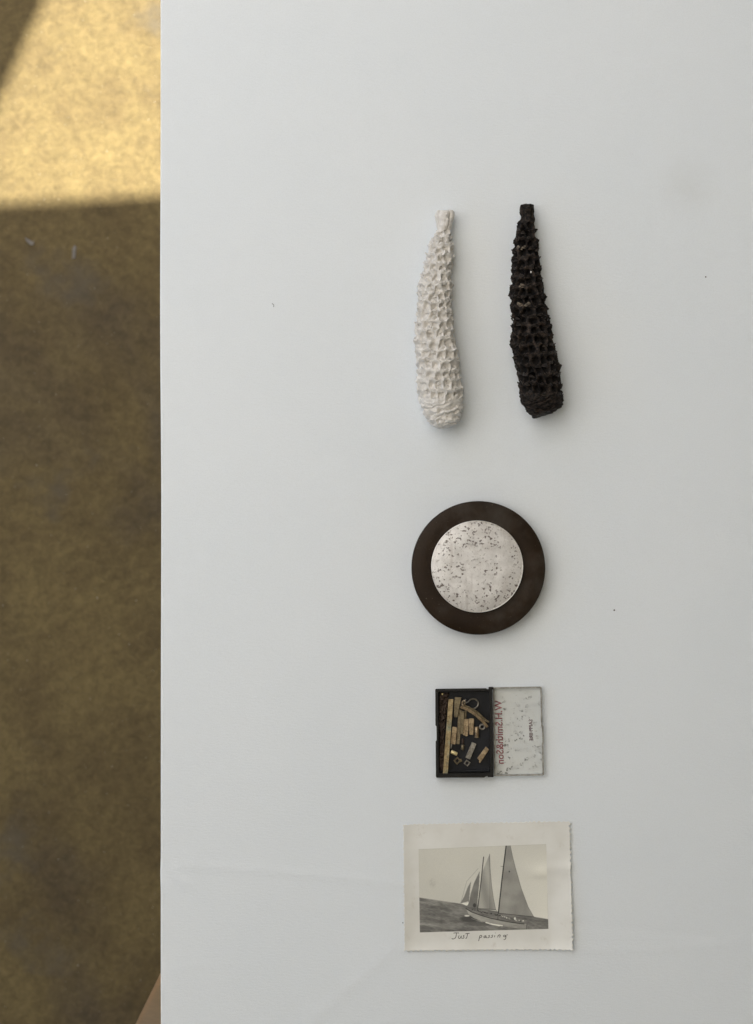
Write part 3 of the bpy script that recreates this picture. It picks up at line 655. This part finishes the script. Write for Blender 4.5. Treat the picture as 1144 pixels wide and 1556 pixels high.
# rusty residue heaped along the left wall
nu, nv = 140, 26
yy_ = np.linspace(1052.5, 1172, nu); U, Vv = np.meshgrid(yy_, np.linspace(0, 1, nv), indexing='ij')
wdt = np.interp(U, [1052, 1080, 1110, 1140, 1173], [15, 12.5, 9.5, 8, 10]) + 1.2 * vnoise(U * .25, 0 * U)
PXs = 667 + Vv * wdt; XX, YY = P(PXs, U, .003)
hgt = np.sin(np.pi * np.clip(Vv, 0, 1)) ** .5 * (.0022 + .0019 * fbm(PXs * .5, U * .35, 1.0, 4)) * np.clip(np.minimum(U - 1052.5, 1172 - U) / 3, 0, 1) ** .5 * np.interp(U, [1052, 1110, 1150, 1172], [1, .9, .5, .5])
c = (XX.mean(), YY.mean())
o = link('rusty_residue', grid_mesh('rusty_residue', XX - c[0], YY - c[1], hgt), B_rust, None, (c[0], c[1], TZ + LIFT + FZ + .00003))
tag(o, 'crumbly dark brown rusty residue heaped along the left wall of the tray', 'residue')
x, y = P(*cc(176, 152), .005)
o = link('metal_fleck', bm_mesh(prism([(-.0006, -.0002), (.0001, -.0004), (.0006, .0001), (0, .0004)], 0, .0002), 'metal_fleck'), B_bright, None, (x, y, TZ + LIFT + FZ + .0026)); o.rotation_euler = (.1, .1, -.3)
tag(o, 'tiny bright fleck on the residue in the top left corner of the tray', 'metal fleck', Gs)

# ================================================================ SNAPSHOT
def photo_z(px, py):
    """height of the slightly curled print above the sheet, metres"""
    u = (px - 613) / 256; v = (py - 1247) / 196
    z = .00025 + .0016 * np.clip((u - .86) / .14, 0, 1) ** 2 * (.4 + v) + .0012 * np.clip((.10 - u) / .10, 0, 1) ** 2 + .0010 * np.clip((v - .9) / .1, 0, 1) ** 2
    z = z + .00055 * np.exp(-((v - .36 - .10 * (1 - u)) / .05) ** 2) * np.clip((u - .6) / .4, 0, 1) + .0002 * vnoise(u * 5, v * 4)
    z = z + .0010 * np.exp(-((u - .93) / .05) ** 2) * np.clip(v - .45, 0, 1)
    return z + LIFT
cN = ((612.5, 1252.3), (865.3, 1247.6), (869.6, 1441.6), (614.4, 1443.6))     # TL TR BR BL
def quad(c, u, v):
    (a, b), (c2, d), (e, f), (g, h) = c
    return ((a * (1 - u) + c2 * u) * (1 - v) + (g * (1 - u) + e * u) * v, (b * (1 - u) + d * u) * (1 - v) + (h * (1 - u) + f * u) * v)
pcx, pcy = P(740, 1346)
snap = tag(empty('snapshot', (pcx, pcy, TZ)), 'old black and white photograph of a sailing boat, wavy edged and captioned', 'photograph')
nu, nv = 260, 200
uu = np.linspace(0, 1, nu); vv = np.linspace(0, 1, nv); U, Vv = np.meshgrid(uu, vv, indexing='ij'); PX, PY = quad(cN, U, Vv)
dk = lambda s_, sd_: 1.0 * np.sin(s_ * 2 * math.pi / 7.3 + sd_ + 1.6 * vnoise(s_ * .09, sd_ + 0 * s_)) * (.55 + .45 * vnoise(s_ * .17, sd_ + 4.0 + 0 * s_)) + .5 * vnoise(s_ * .4, sd_ + 9.0 + 0 * s_)
eL = np.exp(-U * 256 / 2.2); eR = np.exp(-(1 - U) * 256 / 2.2); eT = np.exp(-Vv * 196 / 2.2); eB = np.exp(-(1 - Vv) * 196 / 2.2)
PX = PX + eL * dk(PY, 1.1) * .9 + eR * dk(PY, 5.2) * 1.8; PY = PY + eT * dk(PX, 2.7) * 1.1 + eB * dk(PX, 8.4) * 1.8
XX, YY = P(PX, PY, 0.0); ZZ = photo_z(PX, PY)
me = grid_mesh('card', XX - pcx, YY - pcy, ZZ)
# give the paper thickness
bm = bmesh.new(); bm.from_mesh(me); geo = bmesh.ops.solidify(bm, geom=list(bm.faces), thickness=-.00022); bmesh.ops.recalc_face_normals(bm, faces=bm.faces); bm.to_mesh(me); bm.free()
zs = np.empty(len(me.vertices) * 3); me.vertices.foreach_get('co', zs); print('card z', zs[2::3].min(), zs[2::3].max(), ZZ.min(), ZZ.max())
n = N('photo_card'); f = n.noise(35, 4, .6)
c = n.ramp(f, (.3, RGB(.69, .685, .64)), (.7, RGB(.79, .795, .765)))
c = n.mix(n.ramp(n.noise(120, 4, .7), (.60, 0), (.75, .35)), c, RGB(.45, .41, .33))
n.set(color=c, rough=.33, spec=.5).bump(n.noise(500, 3), .00002, .5); M_card = n.m
link('card', me, M_card, snap)
# the printed picture, rasterised by code into a fine grid of coloured faces
H_, W_ = 300, 440
gu, gv = np.meshgrid((np.arange(W_) + .5) / W_, (np.arange(H_) + .5) / H_)      # rows = v
QI = ((30, 80), (1088, 38), (1107, 740), (42, 770)); zx, zy = quad(QI, gu, gv)  # in the enlarged view's pixels
img = 178 + 7 * gu + 10 * np.clip(gu - .55, 0, 1) * gv * 3 + 3 * vnoise(gu * 4, gv * 4) + 8 * np.exp(-((zx - 1060) / 90) ** 2 - ((zy - 260) / 50) ** 2)
img = img - 9 * np.exp(-((zx - 1050) / 80) ** 2 - ((zy - 310) / 26) ** 2) - 14 * np.exp(-((zx - 148) / 22) ** 2 - ((zy - 360) / 26) ** 2) * (1 + vnoise(zx * .1, zy * .1))
def inside(poly):
    m = np.zeros(zx.shape, bool); n_ = len(poly)
    for i in range(n_):
        (x1, y1), (x2, y2) = poly[i], poly[(i + 1) % n_]
        if y1 == y2: continue
        c_ = ((y1 > zy) != (y2 > zy)) & (zx < (x2 - x1) * (zy - y1) / (y2 - y1) + x1); m ^= c_
    return m
def fill(poly, val, soft=2.0, alpha=1.0):
    global img
    m = inside(poly).astype(float)
    for _ in range(1): m = (m + np.roll(m, 1, 0) + np.roll(m, -1, 0) + np.roll(m, 1, 1) + np.roll(m, -1, 1)) / 5
    img = img * (1 - m * alpha) + (val if not np.isscalar(val) else val) * m * alpha
def line(pts, wd, val, alpha=1.0):
    global img
    best = np.full(zx.shape, 1e9)
    for (ax, ay), (bx3, by3) in zip(pts, pts[1:]):
        d = (bx3 - ax, by3 - ay); t = np.clip(((zx - ax) * d[0] + (zy - ay) * d[1]) / (d[0] ** 2 + d[1] ** 2), 0, 1)
        best = np.minimum(best, np.hypot(zx - ax - t * d[0], zy - ay - t * d[1]))
    m = np.clip((wd / 2 + 1.5 - best) / 3, 0, 1) * alpha; img = img * (1 - m) + val * m
def blob(x, y, rx, ry, val, alpha=1.0):
    global img
    m = np.clip(1.6 - 1.6 * (((zx - x) / rx) ** 2 + ((zy - y) / ry) ** 2), 0, 1) * alpha; img = img * (1 - m) + val * m
sea = 122 + 16 * fbm(zx * .009 + .003 * zy, (zy - zx * .16) * .045, 2.0, 4) + 9 * vnoise(zx * .05, (zy - .15 * zx) * .16) - 6 * (gv - .7) * 3
sea = sea + 14 * np.clip(np.exp(-((zy - 700 - .04 * zx) / 18) ** 2), 0, 1) * np.clip(1 - zx / 600, 0, 1)
fill([(20, 478), (200, 505), (380, 532), (440, 545), (700, 600), (985, 640), (1120, 662), (1120, 800), (20, 800)], sea)
line([(380, 527), (430, 345), (525, 240)], 2.5, 125, .7)
fill([(378, 528), (410, 470), (440, 390), (466, 345), (455, 430), (449, 516), (410, 520)], 126 + 6 * gu)
fill([(388, 531), (441, 512), (444, 535), (430, 548)], 208)
fill([(537, 262), (532, 380), (520, 500), (518, 566), (432, 562), (452, 510), (462, 450), (490, 360)], 124 + 8 * vnoise(zx * .02, zy * .02))
fill([(620, 120), (624, 240), (636, 380), (652, 490), (670, 582), (522, 572), (534, 450), (562, 262)], 150 + 10 * np.sin((zx - .25 * zy) * .05) - 10 * (zx > 615))
line([(620, 120), (624, 240), (636, 380), (652, 490), (670, 582)], 3, 110)
line([(570, 145), (548, 350), (520, 580)], 7, 72)
fill([(758, 45), (790, 45), (812, 150), (832, 230), (880, 400), (940, 560), (985, 640), (840, 628), (692, 608), (722, 330)], 142 + 9 * fbm(zx * .012, zy * .01, 5.0, 3) + 12 * np.exp(-((zx - 800) / 70) ** 2 - ((zy - 520) / 40) ** 2))
line([(790, 45), (812, 150), (832, 230), (880, 400), (940, 560), (985, 640)], 3, 112)
line([(757, 45), (722, 330), (692, 612)], 9, 62); line([(690, 610), (688, 665)], 6, 90)
blob(783, 265, 7, 9, 85); line([(712, 222), (728, 224)], 3, 110)
line([(692, 610), (840, 626), (988, 641)], 5, 78); line([(522, 572), (600, 576), (672, 583)], 5, 95)
line([(672, 583), (688, 610)], 3, 120)
blob(455, 660, 95, 30, 76, .85); blob(540, 700, 150, 22, 92, .6)
hull = [(424, 572), (470, 596), (540, 622), (620, 646), (700, 664), (800, 682), (935, 700), (932, 742), (860, 738), (760, 724), (650, 702), (560, 680), (490, 652), (448, 622)]
fill(hull, 158 - 18 * np.clip((zy - 600) / 140, 0, 1) + 8 * vnoise(zx * .03, zy * .08))
line([(424, 572), (470, 600), (540, 626), (620, 650), (700, 668), (800, 686), (905, 700)], 7, 66)
for k in range(26):
    x = 480 + k * 9.2 + random.uniform(-3, 3); yb = 585 + (x - 480) * .21; blob(x, yb + random.uniform(-6, 5), random.uniform(5, 12), random.uniform(4, 9), random.choice([58, 70, 85, 110]), .9)
for k in range(22):
    x = 720 + k * 8.5; yb = 636 + (x - 720) * .24; blob(x, yb + random.uniform(-7, 6), random.uniform(4, 8), random.uniform(4, 8), random.choice([80, 100, 150, 195, 205]), .9)
blob(495, 545, 16, 20, 62, .85); blob(830, 655, 10, 14, 215, .9)
blob(433, 632, 26, 9, 205, .8); line([(590, 688), (650, 703), (725, 714)], 9, 214, .9); line([(620, 700), (700, 716)], 7, 205, .8); line([(470, 655), (560, 684)], 4, 190, .5)
line([(930, 700), (925, 740)], 5, 80)
img = np.clip(img + 2.2 * rng.standard_normal(img.shape), 30, 235)
img = np.where((img > 196) & (zy > 500) & (zx < 960), img - 26 * np.clip(.5 + fbm(zx * .05, zy * .09, 8.0, 3), 0, 1), img)
# tone of the print
tone = (img / 255); lin = np.where(tone <= .04045, tone / 12.92, ((tone + .055) / 1.055) ** 2.4)
lin = lin * 1.18 * (.80 + .42 * np.clip((img - 100) / 85, 0, 1.1))
rgb = np.stack([lin * 1.0, lin * .99, lin * (.89 + .07 * np.clip((160 - img) / 90, 0, 1))], -1)
nu, nv = W_ + 1, H_ + 1
U, Vv = np.meshgrid(np.linspace(0, 1, nu), np.linspace(0, 1, nv), indexing='ij')
QP = ((635.8, 1290.0), (829.6, 1282.2), (833.0, 1411.0), (637.8, 1416.4)); PX, PY = quad(QP, U, Vv); XX, YY = P(PX, PY); ZZ = photo_z(PX, PY) + .00005
me = grid_mesh('printed_picture', XX - pcx, YY - pcy, ZZ)
# face order from grid_mesh: i (u) major, j (v) minor
colr = np.transpose(rgb, (1, 0, 2)).reshape(-1, 3)
ca = me.color_attributes.new('print', 'FLOAT_COLOR', 'CORNER')
buf = np.ones((len(me.loops), 4), np.float32); buf[:, :3] = np.repeat(colr, 4, axis=0); ca.data.foreach_set('color', buf.ravel())
n = N('printed_picture'); at = n.t.nodes.new('ShaderNodeAttribute'); at.attribute_name = 'print'
n.set(color=at.outputs['Color'], rough=.33, spec=.5).bump(n.noise(500, 3), .00002, .5)
link('printed_picture', me, n.m, snap)
# handwriting "Just passing"
strokes = [
 [(320, 776), (345, 774), (366, 776)], [(345, 776), (343, 796), (336, 816), (322, 824), (305, 822)],
 [(368, 796), (362, 810), (366, 820), (376, 818), (386, 798)], [(386, 798), (384, 812), (388, 820)],
 [(412, 794), (402, 798), (408, 808), (404, 818), (392, 818)],
 [(420, 782), (438, 779), (454, 778)], [(438, 780), (434, 800), (428, 818), (420, 820)],
 [(540, 796), (534, 820), (529, 842)], [(536, 802), (548, 794), (556, 802), (548, 812), (536, 814)],
 [(590, 798), (578, 800), (572, 810), (580, 814), (592, 802)], [(592, 798), (590, 812), (598, 814)],
 [(622, 794), (612, 798), (618, 806), (612, 814), (602, 814)],
 [(648, 792), (638, 796), (643, 804), (638, 812), (628, 812)],
 [(664, 794), (660, 810)], [(667, 773), (668, 777)],
 [(692, 792), (686, 812)], [(690, 798), (702, 790), (708, 796), (702, 812)],
 [(752, 794), (738, 794), (736, 804), (748, 806), (756, 794)], [(756, 794), (754, 814), (748, 828), (736, 830)], [(760, 792), (770, 790)]]
M_ink = plain('brown_ink', RGB(.022, .017, .014), .5)
bm = bmesh.new()
for st in strokes:
    pts = [Vector((630 + a_ / 5.45, 1275 + b_ / 5.45)) for a_, b_ in st]; fine = []
    for i in range(len(pts) - 1):
        p0, p1, p2, p3 = pts[max(i - 1, 0)], pts[i], pts[i + 1], pts[min(i + 2, len(pts) - 1)]
        for s_ in range(4):
            t = s_ / 4; fine.append(.5 * ((2 * p1) + (p2 - p0) * t + (2 * p0 - 5 * p1 + 4 * p2 - p3) * t * t + (3 * p1 - p0 - 3 * p2 + p3) * t ** 3))
    fine.append(pts[-1]); prev = None
    for i, p in enumerate(fine):
        d = (fine[min(i + 1, len(fine) - 1)] - fine[max(i - 1, 0)]).normalized(); nn = Vector((-d.y, d.x)); W2 = .34 + .16 * abs(math.sin(i * 1.3 + p.x))
        cur = []
        for s_ in (-1, 1):
            q = p + nn * W2 * s_; x, y = P(q.x, q.y); cur.append(bm.verts.new((x - pcx, y - pcy, float(photo_z(q.x, q.y)) + .00006)))
        if prev: bm.faces.new((prev[0], prev[1], cur[1], cur[0]))
        prev = cur
link('handwriting', bm_mesh(bm, 'handwriting'), M_ink, snap)

# ================================================================ specks
M_lint = plain('grey_lint', RGB(.10, .10, .11), .8); M_crumb = plain('brown_crumb', RGB(.06, .05, .045), .8); M_chip = plain('pale_flake', RGB(.17, .155, .13), .8, nscale=300)
x, y = P(415, 464)
o = link('lint_fibre', bm_mesh(tube_path([(-.0006, .0010, .0003), (-.0002, .0006, .0004), (.0003, .0002, .0004), (.0004, -.0004, .0003), (.0002, -.0009, .0003)], .00013, 6), 'lint_fibre', True), M_lint, None, (x, y, TZ + LIFT))
tag(o, 'tiny curled grey fibre lying on the white sheet, left of the cobs', 'fibre')
def crumb(px, py, sz, mat, name, label, cat, z=TZ + LIFT, fn=P):
    x, y = fn(px, py); bm = bmesh.new(); bmesh.ops.create_icosphere(bm, subdivisions=2, radius=sz)
    for v in bm.verts: v.co *= 1 + random.uniform(-.25, .25); v.co.z *= .6
    o = link(name, bm_mesh(bm, name), mat, None, (x, y, z + sz * .3)); return tag(o, label, cat)
crumb(933, 927, .00045, M_crumb, 'crumb', 'tiny brown crumb on the white sheet, right of the round disc', 'crumb')
crumb(1072, 421, .00035, M_crumb, 'crumb', 'tiny dark crumb on the white sheet, right of the dark cob', 'crumb')
crumb(612, 1402, .00028, M_crumb, 'crumb', 'tiny dark crumb just left of the old photograph', 'crumb')
x, y = PF(45, 366)
o = link('pale_flake', bm_mesh(prism([(-.0045, .0035), (-.001, .0015), (.004, -.001), (.0045, -.004), (.001, -.0045), (-.003, -.001)], 0, .0012, .0003), 'pale_flake'), M_chip, None, (x, y, 0.0)); tag(o, 'pale flake on the concrete just below the sunlit patch, nearer the left', 'flake')
x, y = PF(112, 383)
o = link('pale_flake', bm_mesh(prism([(-.0016, -.007), (.0016, -.006), (.0026, .005), (.001, .007), (-.0012, .004)], 0, .0012, .0003), 'pale_flake'), M_chip, None, (x, y, 0.0)); tag(o, 'narrow upright pale flake on the concrete, nearer the table', 'flake')
